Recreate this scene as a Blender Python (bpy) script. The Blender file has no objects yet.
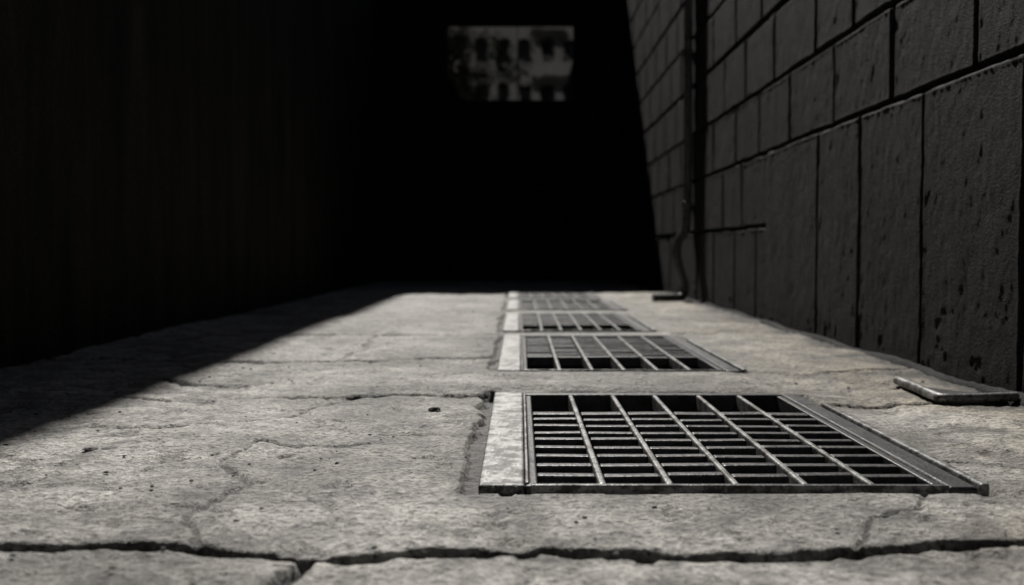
import bpy, bmesh, math, random
import numpy as np
from mathutils import Vector
random.seed(4); rng=np.random.RandomState(7)
S=bpy.context.scene
H=0.40
XL,XR,YE=-1.78,1.33,13.0

# ---------------- helpers
def link(o,parent=None):
    S.collection.objects.link(o)
    if parent: o.parent=parent
    return o
def empty(name,loc=(0,0,0)):
    e=bpy.data.objects.new(name,None); e.location=loc; e.empty_display_size=.1
    return link(e)
def box(bm,x0,x1,y0,y1,z0,z1):
    vs=[bm.verts.new(p) for p in [(x0,y0,z0),(x1,y0,z0),(x1,y1,z0),(x0,y1,z0),(x0,y0,z1),(x1,y0,z1),(x1,y1,z1),(x0,y1,z1)]]
    for f in [(3,2,1,0),(4,5,6,7),(0,1,5,4),(1,2,6,5),(2,3,7,6),(3,0,4,7)]:
        bm.faces.new([vs[i] for i in f])
    return vs
def mkobj(name,bm,mat,parent=None,bevel=0,seg=2,smooth=False):
    me=bpy.data.meshes.new(name); bm.normal_update(); bm.to_mesh(me); bm.free()
    me.materials.append(mat)
    if smooth:
        for p in me.polygons: p.use_smooth=True
    o=link(bpy.data.objects.new(name,me),parent)
    if bevel:
        m=o.modifiers.new('bevel','BEVEL'); m.width=bevel; m.segments=seg; m.limit_method='ANGLE'
    return o
def gridmesh(name,P,keep,mat,attrs,parent=None,flip=False):
    ny,nx=P.shape[:2]
    idx=np.arange(nx*ny).reshape(ny,nx)
    L=[idx[:-1,:-1],idx[:-1,1:],idx[1:,1:],idx[1:,:-1]]
    if flip: L=L[::-1]
    q=np.stack(L,-1); q=q[keep] if keep is not None else q.reshape(-1,4)
    me=bpy.data.meshes.new(name); me.vertices.add(nx*ny); me.vertices.foreach_set('co',P.reshape(-1))
    me.loops.add(q.size); me.loops.foreach_set('vertex_index',q.ravel().astype(np.int32))
    me.polygons.add(len(q)); me.polygons.foreach_set('loop_start',np.arange(0,q.size,4,dtype=np.int32)); me.polygons.foreach_set('loop_total',np.full(len(q),4,np.int32))
    me.update(calc_edges=True)
    for nm,arr in attrs:
        at=me.attributes.new(nm,'FLOAT','POINT'); at.data.foreach_set('value',arr.ravel().astype(np.float32))
    me.polygons.foreach_set('use_smooth',np.ones(len(q),bool)); me.materials.append(mat)
    return link(bpy.data.objects.new(name,me),parent)
class M:
    def __init__(s,name):
        s.m=bpy.data.materials.new(name); s.m.use_nodes=True
        s.n=s.m.node_tree.nodes; s.l=s.m.node_tree.links
        s.b=s.n['Principled BSDF']; s.tc=s.n.new('ShaderNodeTexCoord'); s.co=s.tc.outputs['Object']
    def map(s,scale):
        k=s.n.new('ShaderNodeMapping'); k.inputs['Scale'].default_value=scale
        s.l.new(s.co,k.inputs['Vector']); return k.outputs[0]
    def noise(s,scale,detail=4,rough=.6,vec=None,dist=0):
        k=s.n.new('ShaderNodeTexNoise'); k.inputs['Scale'].default_value=scale; k.inputs['Detail'].default_value=detail
        k.inputs['Roughness'].default_value=rough; k.inputs['Distortion'].default_value=dist
        s.l.new(vec or s.co,k.inputs['Vector']); return k.outputs['Fac']
    def vor(s,scale,vec=None,feat='F1'):
        k=s.n.new('ShaderNodeTexVoronoi'); k.feature=feat; k.inputs['Scale'].default_value=scale
        s.l.new(vec or s.co,k.inputs['Vector']); return k.outputs['Distance']
    def ramp(s,f,stops):
        k=s.n.new('ShaderNodeValToRGB'); e=k.color_ramp.elements
        while len(e)<len(stops): e.new(.5)
        for a,(p,c) in zip(e,stops):
            a.position=p; a.color=(c,c,c,1) if not isinstance(c,tuple) else (*c,1)
        s.l.new(f,k.inputs[0]); return k.outputs[0]
    def mix(s,a,b,f=1,mode='MULTIPLY'):
        k=s.n.new('ShaderNodeMix'); k.data_type='RGBA'; k.blend_type=mode
        for i,v in ((6,a),(7,b),(0,f)):
            if hasattr(v,'is_linked'): s.l.new(v,k.inputs[i])
            else: k.inputs[i].default_value=v if i==0 else (*v,1)
        return k.outputs[2]
    def attr(s,name):
        a=s.n.new('ShaderNodeAttribute'); a.attribute_name=name; return a.outputs['Fac']
    def bump(s,h,strength,dist,prev=None):
        k=s.n.new('ShaderNodeBump'); k.inputs['Strength'].default_value=strength; k.inputs['Distance'].default_value=dist
        s.l.new(h,k.inputs['Height'])
        if prev: s.l.new(prev,k.inputs['Normal'])
        return k.outputs[0]
    def fin(s,col,rough=.8,nrm=None,metal=0,spec=.5):
        if hasattr(col,'is_linked'): s.l.new(col,s.b.inputs['Base Color'])
        else: s.b.inputs['Base Color'].default_value=(*col,1)
        if hasattr(rough,'is_linked'): s.l.new(rough,s.b.inputs['Roughness'])
        else: s.b.inputs['Roughness'].default_value=rough
        s.b.inputs['Metallic'].default_value=metal
        s.b.inputs['Specular IOR Level'].default_value=spec
        if nrm: s.l.new(nrm,s.b.inputs['Normal'])
        return s.m

# ---------------- materials
def mat_concrete():
    m=M('concrete')
    big=m.noise(1.3,3,.6,dist=.6); med=m.noise(9,4,.75); fine=m.noise(75,4,.8)
    c=m.ramp(big,[(.3,(.25,.242,.228)),(.5,(.40,.388,.367)),(.72,(.54,.525,.498))])
    c=m.mix(c,m.ramp(med,[(.32,.36),(.5,.95),(.7,1.22)]),.85)
    c=m.mix(c,m.ramp(fine,[(.36,.14),(.46,.72),(.54,1.02),(.68,1.5)]),.9)
    pit=m.ramp(m.vor(55),[(.0,0),(.15,.25),(.25,1.0)])
    pm=m.ramp(med,[(.44,0),(.56,1)])
    c=m.mix(c,m.mix((.3,.3,.3),pit,1,'ADD'),pm)
    c=m.mix(c,(.82,.75,.64),m.attr('tint'),'MULTIPLY')
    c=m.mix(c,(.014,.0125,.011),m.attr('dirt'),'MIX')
    n=m.bump(med,.75,.026); n=m.bump(fine,1,.012,n)
    return m.fin(c,m.ramp(med,[(.3,.5),(.7,.85)]),n,spec=.45)
def mat_black_wall():
    m=M('black_painted_block')
    fine=m.noise(130,3,.8); big=m.noise(5,3,.65)
    c=m.ramp(big,[(.3,(.014,.0137,.0140)),(.55,(.025,.0243,.0240)),(.75,(.042,.040,.038))])
    c=m.mix(c,m.ramp(fine,[(.3,.3),(.56,1.1),(.66,2.8)]),.9)
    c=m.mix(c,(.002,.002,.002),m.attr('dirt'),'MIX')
    n=m.bump(fine,1,.007)
    return m.fin(c,.75,n,spec=.14)
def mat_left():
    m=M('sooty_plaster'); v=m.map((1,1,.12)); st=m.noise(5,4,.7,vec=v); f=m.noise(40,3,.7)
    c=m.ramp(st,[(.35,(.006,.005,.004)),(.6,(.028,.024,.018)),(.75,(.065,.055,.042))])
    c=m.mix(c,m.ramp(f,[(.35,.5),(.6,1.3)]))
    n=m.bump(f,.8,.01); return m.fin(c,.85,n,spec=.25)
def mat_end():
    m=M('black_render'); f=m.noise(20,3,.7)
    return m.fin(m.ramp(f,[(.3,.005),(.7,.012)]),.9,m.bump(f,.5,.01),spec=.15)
def mat_steel(name,lo,hi,metal,rough=.45,bs=.5,rc=(.03,.026,.023),rt=(.40,.47)):
    m=M(name); a=m.noise(16,4,.75); b=m.noise(130,3,.7)
    c=m.ramp(a,[(.32,lo),(.62,hi)]); c=m.mix(c,m.ramp(b,[(.33,.35),(.5,1.),(.7,1.25)]),.8)
    rust=m.ramp(a,[(rt[0],.85),(rt[1],0)])
    c=m.mix(c,rc,rust,'MIX')
    return m.fin(c,m.ramp(a,[(.3,rough+.2),(.7,rough-.05)]),m.bump(b,bs,.003,m.bump(a,.4,.006)),metal=metal)
CON=mat_concrete(); BLK=mat_black_wall(); LFT=mat_left(); END=mat_end()
GALV=mat_steel('worn_galvanised_steel',(.08,.08,.08),(.27,.27,.267),.25,.42,.8,rt=(.45,.54))
BAR=mat_steel('dark_steel',(.022,.022,.024),(.068,.068,.073),.35,.33)
LBAR=mat_steel('worn_steel_bar',(.06,.06,.06),(.27,.27,.265),.3,.38,rt=(.44,.51))
PIPE=mat_steel('black_pipe_paint',(.05,.05,.052),(.11,.11,.113),.0,.25)
m=M('pit_dirt'); PIT=m.fin(m.ramp(m.noise(20,2),[(.3,.008),(.7,.022)]),.9)

# ---------------- noise
def vnoise(x,y,seed):
    xi=np.floor(x).astype(int); yi=np.floor(y).astype(int); fx=x-xi; fy=y-yi
    fx=fx*fx*(3-2*fx); fy=fy*fy*(3-2*fy)
    def h(a,b):
        n=(a*374761393+b*668265263+seed*1442695)&0x7fffffff
        n=((n^(n>>13))*1274126177)&0x7fffffff
        return ((n^(n>>16))&0xffff)/65535.0
    return (h(xi,yi)*(1-fx)+h(xi+1,yi)*fx)*(1-fy)+(h(xi,yi+1)*(1-fx)+h(xi+1,yi+1)*fx)*fy
def fbm(x,y,s,oc=4,seed=1):
    t=0;a=1;w=0
    for i in range(oc):
        t=t+a*vnoise(x*s+13.7*i,y*s+5.1*i,seed+i); w+=a; a*=.5; s*=2.03
    return t/w-.5
# ---------------- ground
GR=[(-.070,.775,1.655,2.745,'rear'),(-.075,.735,3.26,4.62,'front'),(-.085,.66,4.88,6.25,'front'),
    (-.09,.70,6.62,7.90,'rear'),(-.10,.66,8.25,9.65,'rear')]
PI=.012
xs=np.concatenate([np.array([-70,-30,-12,-6,-3.5,-2.4,-2.0]),np.arange(-1.8,1.4,.0058),np.array([1.5,2,3,6,12,30,70])])
ys=[1.0]
while ys[-1]<13.2: ys.append(ys[-1]*1.0034)
ys=np.concatenate([np.array([-70,-40,-20,-10,-6,-4]),np.arange(-3,1.0,.04),np.array(ys),np.array([14,16,20,30,50,90])])
for g in GR:
    for v in (g[2]+PI,g[3]-PI): ys[np.argmin(abs(ys-v))]=v
    for v in (g[0]+PI,g[1]-PI): xs=np.append(xs,v)
xs=np.unique(np.round(xs,5))
X,Y=np.meshgrid(xs,ys)
Z=fbm(X,Y,1.1,3,3)*.026+fbm(X,Y,7,4,9)*.014+fbm(X,Y,38,3,21)*.0058
dirt=np.zeros_like(X)
def rect_d(g):
    dx=np.maximum(np.maximum(g[0]-X,X-g[1]),0); dy=np.maximum(np.maximum(g[2]-Y,Y-g[3]),0)
    return np.hypot(dx,dy)
for g in GR:
    d=rect_d(g)
    Z=Z*np.clip(d/.12,.12,1)
JN={}
def seg_d(pts,jit=.012,js=9):
    if js not in JN: JN[js]=(fbm(X,Y,js,4,31),fbm(X,Y,js,4,57))
    a_,b_=JN[js]
    jx=X+a_*jit*2; jy=Y+b_*jit*2
    D=np.full_like(X,9.)
    for a,b in zip(pts[:-1],pts[1:]):
        ax,ay=a;bx,by=b; vx,vy=bx-ax,by-ay; L=vx*vx+vy*vy
        t=np.clip(((jx-ax)*vx+(jy-ay)*vy)/L,0,1)
        D=np.minimum(D,np.hypot(jx-ax-t*vx,jy-ay-t*vy))
    return D
WN=fbm(X,Y,14,3,77)
def carve(pts,w,depth,jit=.012,js=9,dk=1.):
    global Z,dirt
    d=seg_d(pts,jit,js); wv=w*(1+1.3*WN)
    k=np.clip(1-(d-wv*.5)/(wv*.55),0,1); k=k*k*(3-2*k)
    Z=Z-k*depth; dirt=np.maximum(dirt,np.clip(k*1.8-.3,0,1)*dk)
carve([(-1.8,1.36),(-.693,1.335),(-.57,1.356),(-.427,1.335),(-.30,1.305),(-.245,1.288),(-.092,1.322),(.053,1.338),(.21,1.314),(.396,1.32),(.539,1.347),(.683,1.36),(1.35,1.40)],.019,.028,.022)
carve([(-.275,1.295),(-.29,1.24),(-.315,1.15),(-.36,1.0),(-.40,.5),(-.43,-3)],.014,.018)
carve([(-.46,2.70),(-.30,2.73),(-.16,2.70),(-.07,2.75)],.034,.02,.02)
carve([(-1.3,2.80),(-.9,2.66),(-.65,2.72),(-.46,2.70)],.013,.01,.03)
carve([(.79,2.60),(.95,2.56),(1.34,2.60)],.024,.02)
carve([(-1.8,3.75),(-1.0,3.60),(-.6,3.66),(-.08,3.74)],.030,.02,.03)
carve([(-1.14,3.15),(-1.0,2.98),(-.82,2.96)],.026,.015,.03)
carve([(-1.8,4.62),(-.08,4.72)],.036,.02)
carve([(.74,4.75),(1.34,4.78)],.028,.02)
carve([(.74,3.28),(.9,3.2),(1.34,3.3)],.018,.01)
carve([(-1.8,6.4),(-.08,6.45)],.040,.02); carve([(.7,6.45),(1.34,6.4)],.026,.02)
carve([(-1.8,8.05),(1.34,8.1)],.034,.02)
carve([(-.55,2.08),(-.47,2.02),(-.38,2.03),(-.30,2.07)],.010,.008,.02,20,.9)
carve([(-1.0,2.28),(-.8,2.20),(-.62,2.30),(-.55,2.44),(-.46,2.70)],.008,.006,.04,9,.85)
carve([(-.43,1.34),(-.5,1.5),(-.46,1.7),(-.55,1.85),(-.55,2.08)],.007,.006,.04,9,.8)
carve([(.45,1.33),(.5,1.45),(.62,1.55),(.66,1.65)],.007,.006,.03,9,.8)
carve([(-.7,3.64),(-.62,4.0),(-.66,4.66)],.011,.008,.05,9,.7)
carve([(.80,1.9),(.95,1.75),(1.1,1.6),(1.3,1.55)],.009,.006,.04,9,.8)
k=np.clip((Y-2.78-fbm(X,Y,4,3,12)*.15)/.05,0,1)*np.clip((3.4-Y)/.3,0,1)*np.clip((.75-X)/.1,0,1)*np.clip((X+.5)/.3,0,1); Z=Z+k*.012
sp=fbm(X,Y,13,4,101); k=np.clip((sp-.18)/.04,0,1)*np.clip((Y-.9)/.3,0,1); Z=Z-k*.005; dirt=np.maximum(dirt,k*.42)
sp=fbm(X,Y,2.3,5,171); dirt=np.maximum(dirt,np.clip((sp-.01)/.27,0,1)*.45)
sp=fbm(X,Y,6,5,571); dirt=np.maximum(dirt,np.clip((sp-.14)/.08,0,1)*.42)
for g in GR:
    d=rect_d(g); n=.012+.042*np.clip(fbm(X,Y,11,4,41)+.25,0,1)*np.where(X<g[0],1.3,.4)
    k=np.clip(1-(d-n)/.008,0,1); Z=Z-k*.016; dirt=np.maximum(dirt,k*.92*(np.abs(fbm(X,Y,20,3,5))*1.2+.7).clip(0,1))
    halo=np.clip(1-d/(.16+.2*fbm(X,Y,6,3,19)),0,1)*.45; dirt=np.maximum(dirt,halo)
e=np.clip((X-.93+fbm(X,Y,5,4,8)*.1)/.03,0,1)*np.clip((Y-1.2)/.1,0,1); Z=Z+e*.008
tint=np.clip((X-.55+fbm(X,Y,3,4,90)*.8)/.6,0,1)*.9
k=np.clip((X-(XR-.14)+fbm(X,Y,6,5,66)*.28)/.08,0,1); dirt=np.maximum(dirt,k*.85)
cx=(X[:-1,:-1]+X[:-1,1:])/2; cy=(Y[:-1,:-1]+Y[1:,:-1])/2
keep=np.ones_like(cx,bool)
for g in GR: keep&=~((cx>g[0]+PI)&(cx<g[1]-PI)&(cy>g[2]+PI)&(cy<g[3]-PI))
gridmesh('ground',np.stack([X,Y,Z],-1),keep,CON,(('dirt',dirt),('tint',tint)))

# ---------------- drain grates
def grate(g):
    x0,x1,y0,y1,mode=g
    e=empty('drain_grate',(x0,y0,0)); W=x1-x0; L=y1-y0
    PL,PR,PT=.078,.062,.035; zt=.008
    bm=bmesh.new(); box(bm,0,PL,0,L,-.012,zt); mkobj('frame_plate',bm,GALV,e,.005,3)
    bm=bmesh.new()
    box(bm,PL+.001,W-PR,-.0,.020,-.05,zt-.001); box(bm,PL+.001,W-PR,L-PT,L,-.05,zt-.001)
    mkobj('frame_ends',bm,BAR,e,.004,3)
    bm=bmesh.new(); box(bm,PL+.01,W-PR,-.006,-.001,-.02,zt+.002); mkobj('frame_front_edge',bm,LBAR,e,.002)
    bm=bmesh.new(); box(bm,W-PR+.001,W-.012,0,L,-.05,zt-.002); mkobj('frame_rail',bm,BAR,e,.006,3)
    bm=bmesh.new(); box(bm,W-.010,W+.006,-.003,L*.80,-.03,zt+.004); mkobj('frame_angle',bm,LBAR,e,.004,3)
    bm=bmesh.new(); box(bm,PL+.001,PL+.007,.01,L-.01,-.05,zt+.003); mkobj('frame_lip',bm,LBAR,e,.002)
    ix0,ix1=PL+.020,W-PR-.006; iy0,iy1=.022,L-PT-.002
    bm=bmesh.new(); box(bm,PL+.008,PL+.022,iy0,iy1,-.032,zt-.004); box(bm,W-PR-.016,W-PR,iy0,iy1,-.032,zt-.004); mkobj('side_bars',bm,BAR,e,.003)
    n=6; cw=(ix1-ix0)/n
    big=.29 if mode=='rear' else .44
    if mode=='rear': my0,my1=iy0,iy1-big
    else: my0,my1=iy0+big,iy1
    bm=bmesh.new()
    for i in range(1,n):
        x=ix0+cw*i+random.uniform(-.002,.002)
        vs=box(bm,x-.0065,x+.0065,iy0,iy1,-.032,zt-.002)
        k=random.uniform(-.003,.003)
        for v in vs[2:4]+vs[6:8]: v.co.x+=k
    mkobj('long_bars',bm,LBAR,e,.004,3)
    bm=bmesh.new(); r=9
    rh=(my1-my0)/r
    for j in range(0,r+1):
        y=my0+rh*j; t=.0125
        if (j==0 and mode=='rear'): continue
        if j==r and mode!='rear': continue
        if (j==r and mode=='rear') or (j==0 and mode!='rear'): t=.019
        for i in range(n):
            a=ix0+cw*i; dz=random.uniform(-.0025,.001); dy=random.uniform(-.002,.002)
            vs=box(bm,a+.0067 if i else a+.002,a+cw-.0067 if i<n-1 else a+cw-.010,y-t+dy,y+t+dy,-.032,zt-.004+dz)
            k=random.uniform(-.0012,.0012)
            for v in (vs[5],vs[6]): v.co.z+=k
    mkobj('cross_bars',bm,BAR,e,.004,3)
    bm=bmesh.new(); p=PI-.004; d=.45
    a0,a1,b0,b1=p,W-p,p,L-p
    box(bm,a0-.05,a0,b0-.05,b1+.05,-d,-.035); box(bm,a1,a1+.05,b0-.05,b1+.05,-d,-.052)
    box(bm,a0,a1,b0-.05,b0,-d,-.052); box(bm,a0,a1,b1,b1+.05,-d,-.052); box(bm,a0-.05,a1+.05,b0-.05,b1+.05,-d-.05,-d)
    mkobj('pit',bm,PIT,e)
for g in GR: grate(g)

# ---------------- right block wall (relief surface: blocks, joints, rough render)
rw=empty('block_wall',(XR,0,0)); YS=5.36
yw=[2.0]
while yw[-1]<YE: yw.append(yw[-1]*1.0026)
yw=np.array([-4,-3,-2,-1,0]+list(np.arange(.5,2.0,.02))+yw[:-1]+[YE])
zw=np.concatenate([np.arange(-.06,1.6,.0065),np.arange(1.6,5.0,.014),[5.0]])
Yw,Zw=np.meshgrid(yw,zw)
wob=fbm(Yw,Zw,6,3,201)*.016; wob2=fbm(Yw,Zw,6,3,222)*.016
Yj=Yw+wob; Zj=Zw+wob2
zs=[-.3,.53,.925,1.28,1.65,2.02,2.39,2.76,3.13,3.50,3.87,4.24,4.61,5.3]
jd=np.full_like(Yw,1.); off=np.zeros_like(Yw); shade=np.zeros_like(Yw)
lowreg=(Yw<YS)&(Zw<.925)
for zz in zs[1:-1]:
    dd=abs(Zj-zz)
    if zz<.9: dd=np.where(Yw<YS,1.,dd)
    jd=np.minimum(jd,dd)
for c in range(len(zs)-1):
    z0,z1=zs[c],zs[c+1]; row=(Zw>=z0)&(Zw<z1)
    o=3.64+(.33 if c%2 else 0)
    js=sorted([o+.66*k+random.uniform(-.09,.09) for k in range(-13,16)])
    if c<2: js=[YS]+[j for j in js if j>YS+.15]
    js=[-9]+js+[99]
    for a,b in zip(js[:-1],js[1:]):
        rg=row&(Yw>=a)&(Yw<b)
        if c<2: rg=rg&~lowreg
        off[rg]=random.uniform(-.002,.002); shade[rg]=random.uniform(0,.5)
        off[rg]+=(Zw[rg]-z0)*random.uniform(-.006,.006)
    for j in js[1:-1]:
        dd=np.where(row&~(lowreg if c<2 else np.zeros_like(lowreg)),abs(Yj-j)*.8,1.); jd=np.minimum(jd,dd)
js=[-9,-3.2,-2.4,-1.7,-1,-.3,.4,1.0,1.6,2.15,2.62,3.28,3.89,4.43,YS]
for a,b in zip(js[:-1],js[1:]):
    rg=lowreg&(Yw>=a)&(Yw<b); off[rg]=.018+random.uniform(-.002,.002); shade[rg]=random.uniform(0,.4)
    jd=np.minimum(jd,np.where(lowreg,abs(Yj-b),1.))
k=np.clip(1-(jd-.0065-.004*fbm(Yw,Zw,9,3,8))/.007,0,1); k=k*k*(3-2*k)
h=off+fbm(Yw,Zw*.55,9,3,301)*.0045+fbm(Yw,Zw*.6,36,4,333)*.0048
chip=np.clip((fbm(Yw,Zw,14,5,371)-.21)/.03,0,1)*np.clip(1.2-Zw*4,0,1)
rim=np.clip(1-abs(jd-.019)/.006,0,1)*.0018
h=h+rim-chip*.004-k*.024
dw=np.maximum(np.maximum(k,chip*.3),shade)
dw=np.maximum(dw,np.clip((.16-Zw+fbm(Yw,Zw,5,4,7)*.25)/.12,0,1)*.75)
st=np.clip((fbm(Yw,Zw*.12,7,4,404)-.03)/.2,0,1)*.6; dw=np.maximum(dw,st)
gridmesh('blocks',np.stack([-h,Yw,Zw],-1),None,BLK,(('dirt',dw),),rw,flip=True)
bm=bmesh.new(); box(bm,.045,.3,-3.99,YE-.01,-.3,4.995); mkobj('core',bm,END,rw)
bm=bmesh.new(); box(bm,-.03,.32,-4.0,YE-.01,5.0,5.08); mkobj('coping',bm,END,rw,.006)
bm=bmesh.new(); N=500; ring=[]
ph=[random.uniform(0,6) for _ in range(4)]
for i in range(N+1):
    y=-3.9+(YE+3.8)*i/N
    w=.026+.006*math.sin(y*5+ph[0])+.004*math.sin(y*13+ph[1])+random.uniform(-.003,.003); hh=.022+.005*math.sin(y*7+ph[2])+random.uniform(-.002,.002); o=-.022 if y<YS else .004
    ring.append([bm.verts.new((o-w,y,-.02)),bm.verts.new((o-w*.9,y,hh*.35)),bm.verts.new((o-w*.3,y,hh)),bm.verts.new((o+.03,y,hh*1.1))])
for a,b in zip(ring[:-1],ring[1:]):
    for kk in range(3): bm.faces.new([a[kk],b[kk],b[kk+1],a[kk+1]])
mkobj('foot_fillet',bm,BLK,rw,smooth=True)

# ---------------- left wall
lw=empty('plaster_wall',(XL,0,0)); HL=6.0
bm=bmesh.new()
box(bm,-.3,0,3.0,21,-.3,HL); box(bm,-.3,-.004,-4,2.999,-.3,4.5)  # stretch past the end building is unseen, added to carry the floor shadow on
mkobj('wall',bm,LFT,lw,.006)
bm=bmesh.new(); box(bm,-.33,.03,2.97,21,HL+.001,HL+.08); mkobj('coping',bm,END,lw,.006)

# ---------------- end building with window
HE=3.95
eb=empty('dark_building',(0,YE,0))
wx0,wx1,wz0,wz1=-.97,.72,2.31,3.33
bm=bmesh.new(); xl=XL+.002
box(bm,xl,wx0,0,.3,-.3,HE); box(bm,wx1,XR+.3,0,.3,-.3,HE); box(bm,wx0,wx1,0,.3,-.3,wz0); box(bm,wx0,wx1,0,.3,wz1,HE)
box(bm,xl,XR+.3,.301,4,-.3,HE-.05)
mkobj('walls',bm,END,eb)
bm=bmesh.new(); F=.03
box(bm,wx0,wx0+F,.06,.12,wz0,wz1); box(bm,wx1-F,wx1,.06,.12,wz0,wz1); box(bm,wx0+F,wx1-F,.06,.12,wz0,wz0+F); box(bm,wx0+F,wx1-F,.06,.12,wz1-F,wz1)
box(bm,-.04,-.03,.06,.12,wz0+F,wz1-F)
mkobj('window_frame',bm,END,eb)
m=M('dark_glass'); GL=m.fin((.006,.006,.0065),.02,m.bump(m.noise(2.2,2),.05,.02),spec=.5); m.b.inputs['IOR'].default_value=1.65
bm=bmesh.new()
pts=[(wx0+.25,wz0),(wx1,wz0),(wx1,wz1),(wx0,wz1),(wx0,wz0+.33),(wx0+.1,wz0+.28),(wx0+.14,wz0+.12)]
bm.faces.new([bm.verts.new((x,.10,z)) for x,z in pts]); mkobj('window_glass',bm,GL,eb)

# ---------------- downpipe
dp=empty('drain_pipe',(XR,7.75,0))
def tube(name,pts,r,mat,parent,seg=12):
    cu=bpy.data.curves.new(name,'CURVE'); cu.dimensions='3D'; cu.bevel_depth=r; cu.bevel_resolution=4; cu.use_fill_caps=True
    sp=cu.splines.new('BEZIER'); sp.bezier_points.add(len(pts)-1)
    for b,p in zip(sp.bezier_points,pts):
        b.co=p; b.handle_left_type=b.handle_right_type='AUTO'
    cu.materials.append(mat); return link(bpy.data.objects.new(name,cu),parent)
tube('pipe',[(-.042,0,5),(-.042,0,2.5),(-.042,0,.64),(-.055,0,.55),(-.105,0,.47),(-.120,-.01,.36),(-.085,-.02,.22),(-.060,-.03,.10),(-.08,-.04,.042),(-.15,-.05,.033),(-.31,-.08,.031)],.034,PIPE,dp)
for z in (.75,1.9,3.2,4.4):
    bm=bmesh.new(); bmesh.ops.create_cone(bm,cap_ends=True,segments=20,radius1=.042,radius2=.042,depth=.05)
    bmesh.ops.translate(bm,verts=bm.verts,vec=(-.042,0,z)); box(bm,-.03,.01,-.045,.045,z-.012,z+.012)
    mkobj('bracket',bm,PIPE,dp,.002)

# ---------------- bent metal bar lying by the wall
mp=empty('metal_bar',(1.07,2.55,0))
tube('bar',[(.030,.36,.020),(.022,.2,.021),(.010,.05,.021),(.012,.012,.021),(.04,.004,.021),(.12,.014,.021),(.215,.036,.021)],.0125,LBAR,mp)
bm=bmesh.new()
top=[(.012,.014),(.212,.038),(.205,.09),(.10,.20),(.032,.34)]
bt=[bm.verts.new((x,y,.010)) for x,y in top]; tp=[bm.verts.new((x,y,.0165)) for x,y in top]
bm.faces.new(bt[::-1]); bm.faces.new(tp)
for i in range(5):
    j=(i+1)%5; bm.faces.new([bt[i],bt[j],tp[j],tp[i]])
mkobj('web_plate',bm,BAR,mp,.002)

# ---------------- pebbles / debris
bm=bmesh.new()
def stone(x,y,r,sq=.6):
    b=bmesh.ops.create_icosphere(bm,subdivisions=2 if r>.005 else 1,radius=r)
    for v in b['verts']:
        n=1+random.uniform(-.22,.22); v.co=Vector((v.co.x*n*1.3,v.co.y*n,v.co.z*n*sq))+Vector((x,y,r*sq*.6))
stone(-.213,2.47,.011); stone(-.20,2.45,.006); stone(-.86,1.98,.012,.3); stone(-.83,1.985,.008,.3)
for i in range(520):
    y=1.1+8*random.random()**1.6; x=random.uniform(-1.3,1.28)
    if -.1<x<.82 and y>1.6: continue
    stone(x,y,random.uniform(.0012,.0045))
for i in range(200):
    stone(XR-.06-abs(random.gauss(0,.06)),1.5+7*random.random(),random.uniform(.002,.008))
m=M('dark_grit'); DG=m.fin(m.ramp(m.noise(15,2),[(.3,.03),(.7,.14)]),.9)
mkobj('pebbles',bm,DG,None)

# ---------------- building and tree behind the camera (seen in window reflection)
m=M('light_render_wall'); BW=m.fin(m.ramp(m.noise(1,2),[(.3,.42),(.7,.5)]),.9)
m=M('building_glass'); BG=m.fin((.02,.02,.025),.1)
bb=empty('apartment_building',(0,-34,0))
bm=bmesh.new(); bw=bmesh.new(); 
bx0,bx1=-9.7,16
for fl in range(7):
    z=fl*2.7
    box(bm,bx0,bx1,-6,0,z+2.2,z+2.7); box(bm,bx0,bx1,-6,0,z,z+.8)
    x=bx0
    while x<bx1-.1:
        box(bm,x,x+.5,-6,-.001,z+.801,z+2.199); box(bw,x+.501,x+1.3,-6,-.3,z+.802,z+2.198); x+=1.3
    for q0 in (-.6,):
        box(bm,q0+1.3,q0+3.4,.001,.9,z-.1,z+.02)
        for k in range(9): box(bm,q0+1.32+k*.25,q0+1.36+k*.25,.85,.89,z+.021,z+.9)
        box(bm,q0+1.3,q0+3.4,.84,.9,z+.901,z+.95)
mkobj('walls',bm,BW,bb); mkobj('windows',bw,BG,bb)
m=M('bark'); BK=m.fin((.06,.045,.03),.9); m=M('leaves'); LV=m.fin(m.ramp(m.noise(3,2),[(.3,(.03,.04,.015)),(.7,(.08,.09,.04))]),.5)
tr=empty('street_tree',(-2.8,-12,0))
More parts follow.
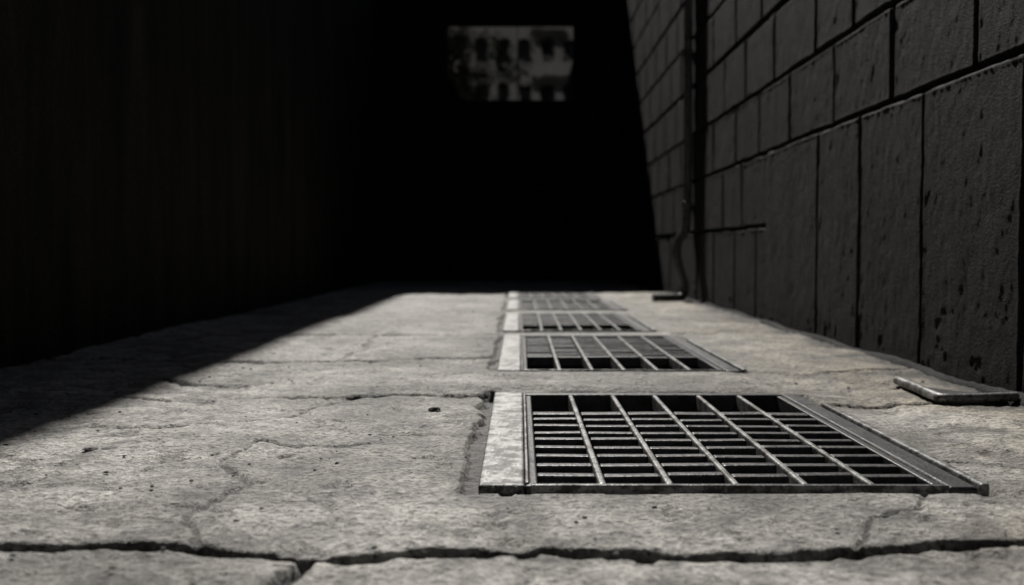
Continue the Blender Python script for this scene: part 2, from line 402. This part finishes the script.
tube('trunk',[(0,0,-.1),(.1,0,2),(0,.1,4.5),(.2,0,7.5)],.13,BK,tr)
for k in range(9):
    a=k*.9; tube('limb',[(.05,.05,3.5+.4*k),(math.cos(a)*.8,math.sin(a)*.8,4.6+.45*k),(math.cos(a)*1.6,math.sin(a)*1.6,5.2+.5*k)],.04,BK,tr)
bm=bmesh.new()
cl=[(random.gauss(.3,1.1),random.gauss(0,.8),6.9+random.gauss(0,1.2)) for _ in range(48)]
for i in range(6500):
    c=random.choice(cl); p=Vector([c[k]+random.gauss(0,.24) for k in range(3)])
    u=Vector([random.gauss(0,1) for _ in range(3)]).normalized(); w=u.orthogonal().normalized()
    bm.faces.new([bm.verts.new(p+u*.09),bm.verts.new(p+w*.05),bm.verts.new(p-u*.09),bm.verts.new(p-w*.05)])
mkobj('crown',bm,LV,tr)

# ---------------- light
EL=math.radians(46); AZ=math.radians(7.0)
d=Vector((-math.sin(AZ)*math.cos(EL),math.cos(AZ)*math.cos(EL),math.sin(EL)))
sl=bpy.data.lights.new('sun','SUN'); sl.energy=4.7; sl.angle=math.radians(1.0); sl.color=(1,.965,.91)
so=link(bpy.data.objects.new('sun',sl)); so.rotation_euler=d.to_track_quat('Z','Y').to_euler()
w=bpy.data.worlds.new('World'); S.world=w; w.use_nodes=True
n=w.node_tree.nodes; bg=n['Background']; sk=n.new('ShaderNodeTexSky'); sk.sky_type='NISHITA'; sk.sun_disc=False
sk.sun_elevation=EL; sk.sun_rotation=-AZ; bg.inputs[1].default_value=.014
w.node_tree.links.new(sk.outputs[0],bg.inputs[0])

# ---------------- camera
c=bpy.data.cameras.new('camera'); c.sensor_width=36; c.lens=35.16; c.clip_end=500; c.clip_start=.01
co=link(bpy.data.objects.new('camera',c)); co.location=(0,0,H)
co.rotation_euler=(math.radians(90-2.43),0,math.radians(.46))
c.dof.use_dof=True; c.dof.focus_distance=2.05; c.dof.aperture_fstop=2.8
S.camera=co
S.view_settings.view_transform='Standard'; S.view_settings.look='None'; S.view_settings.exposure=0
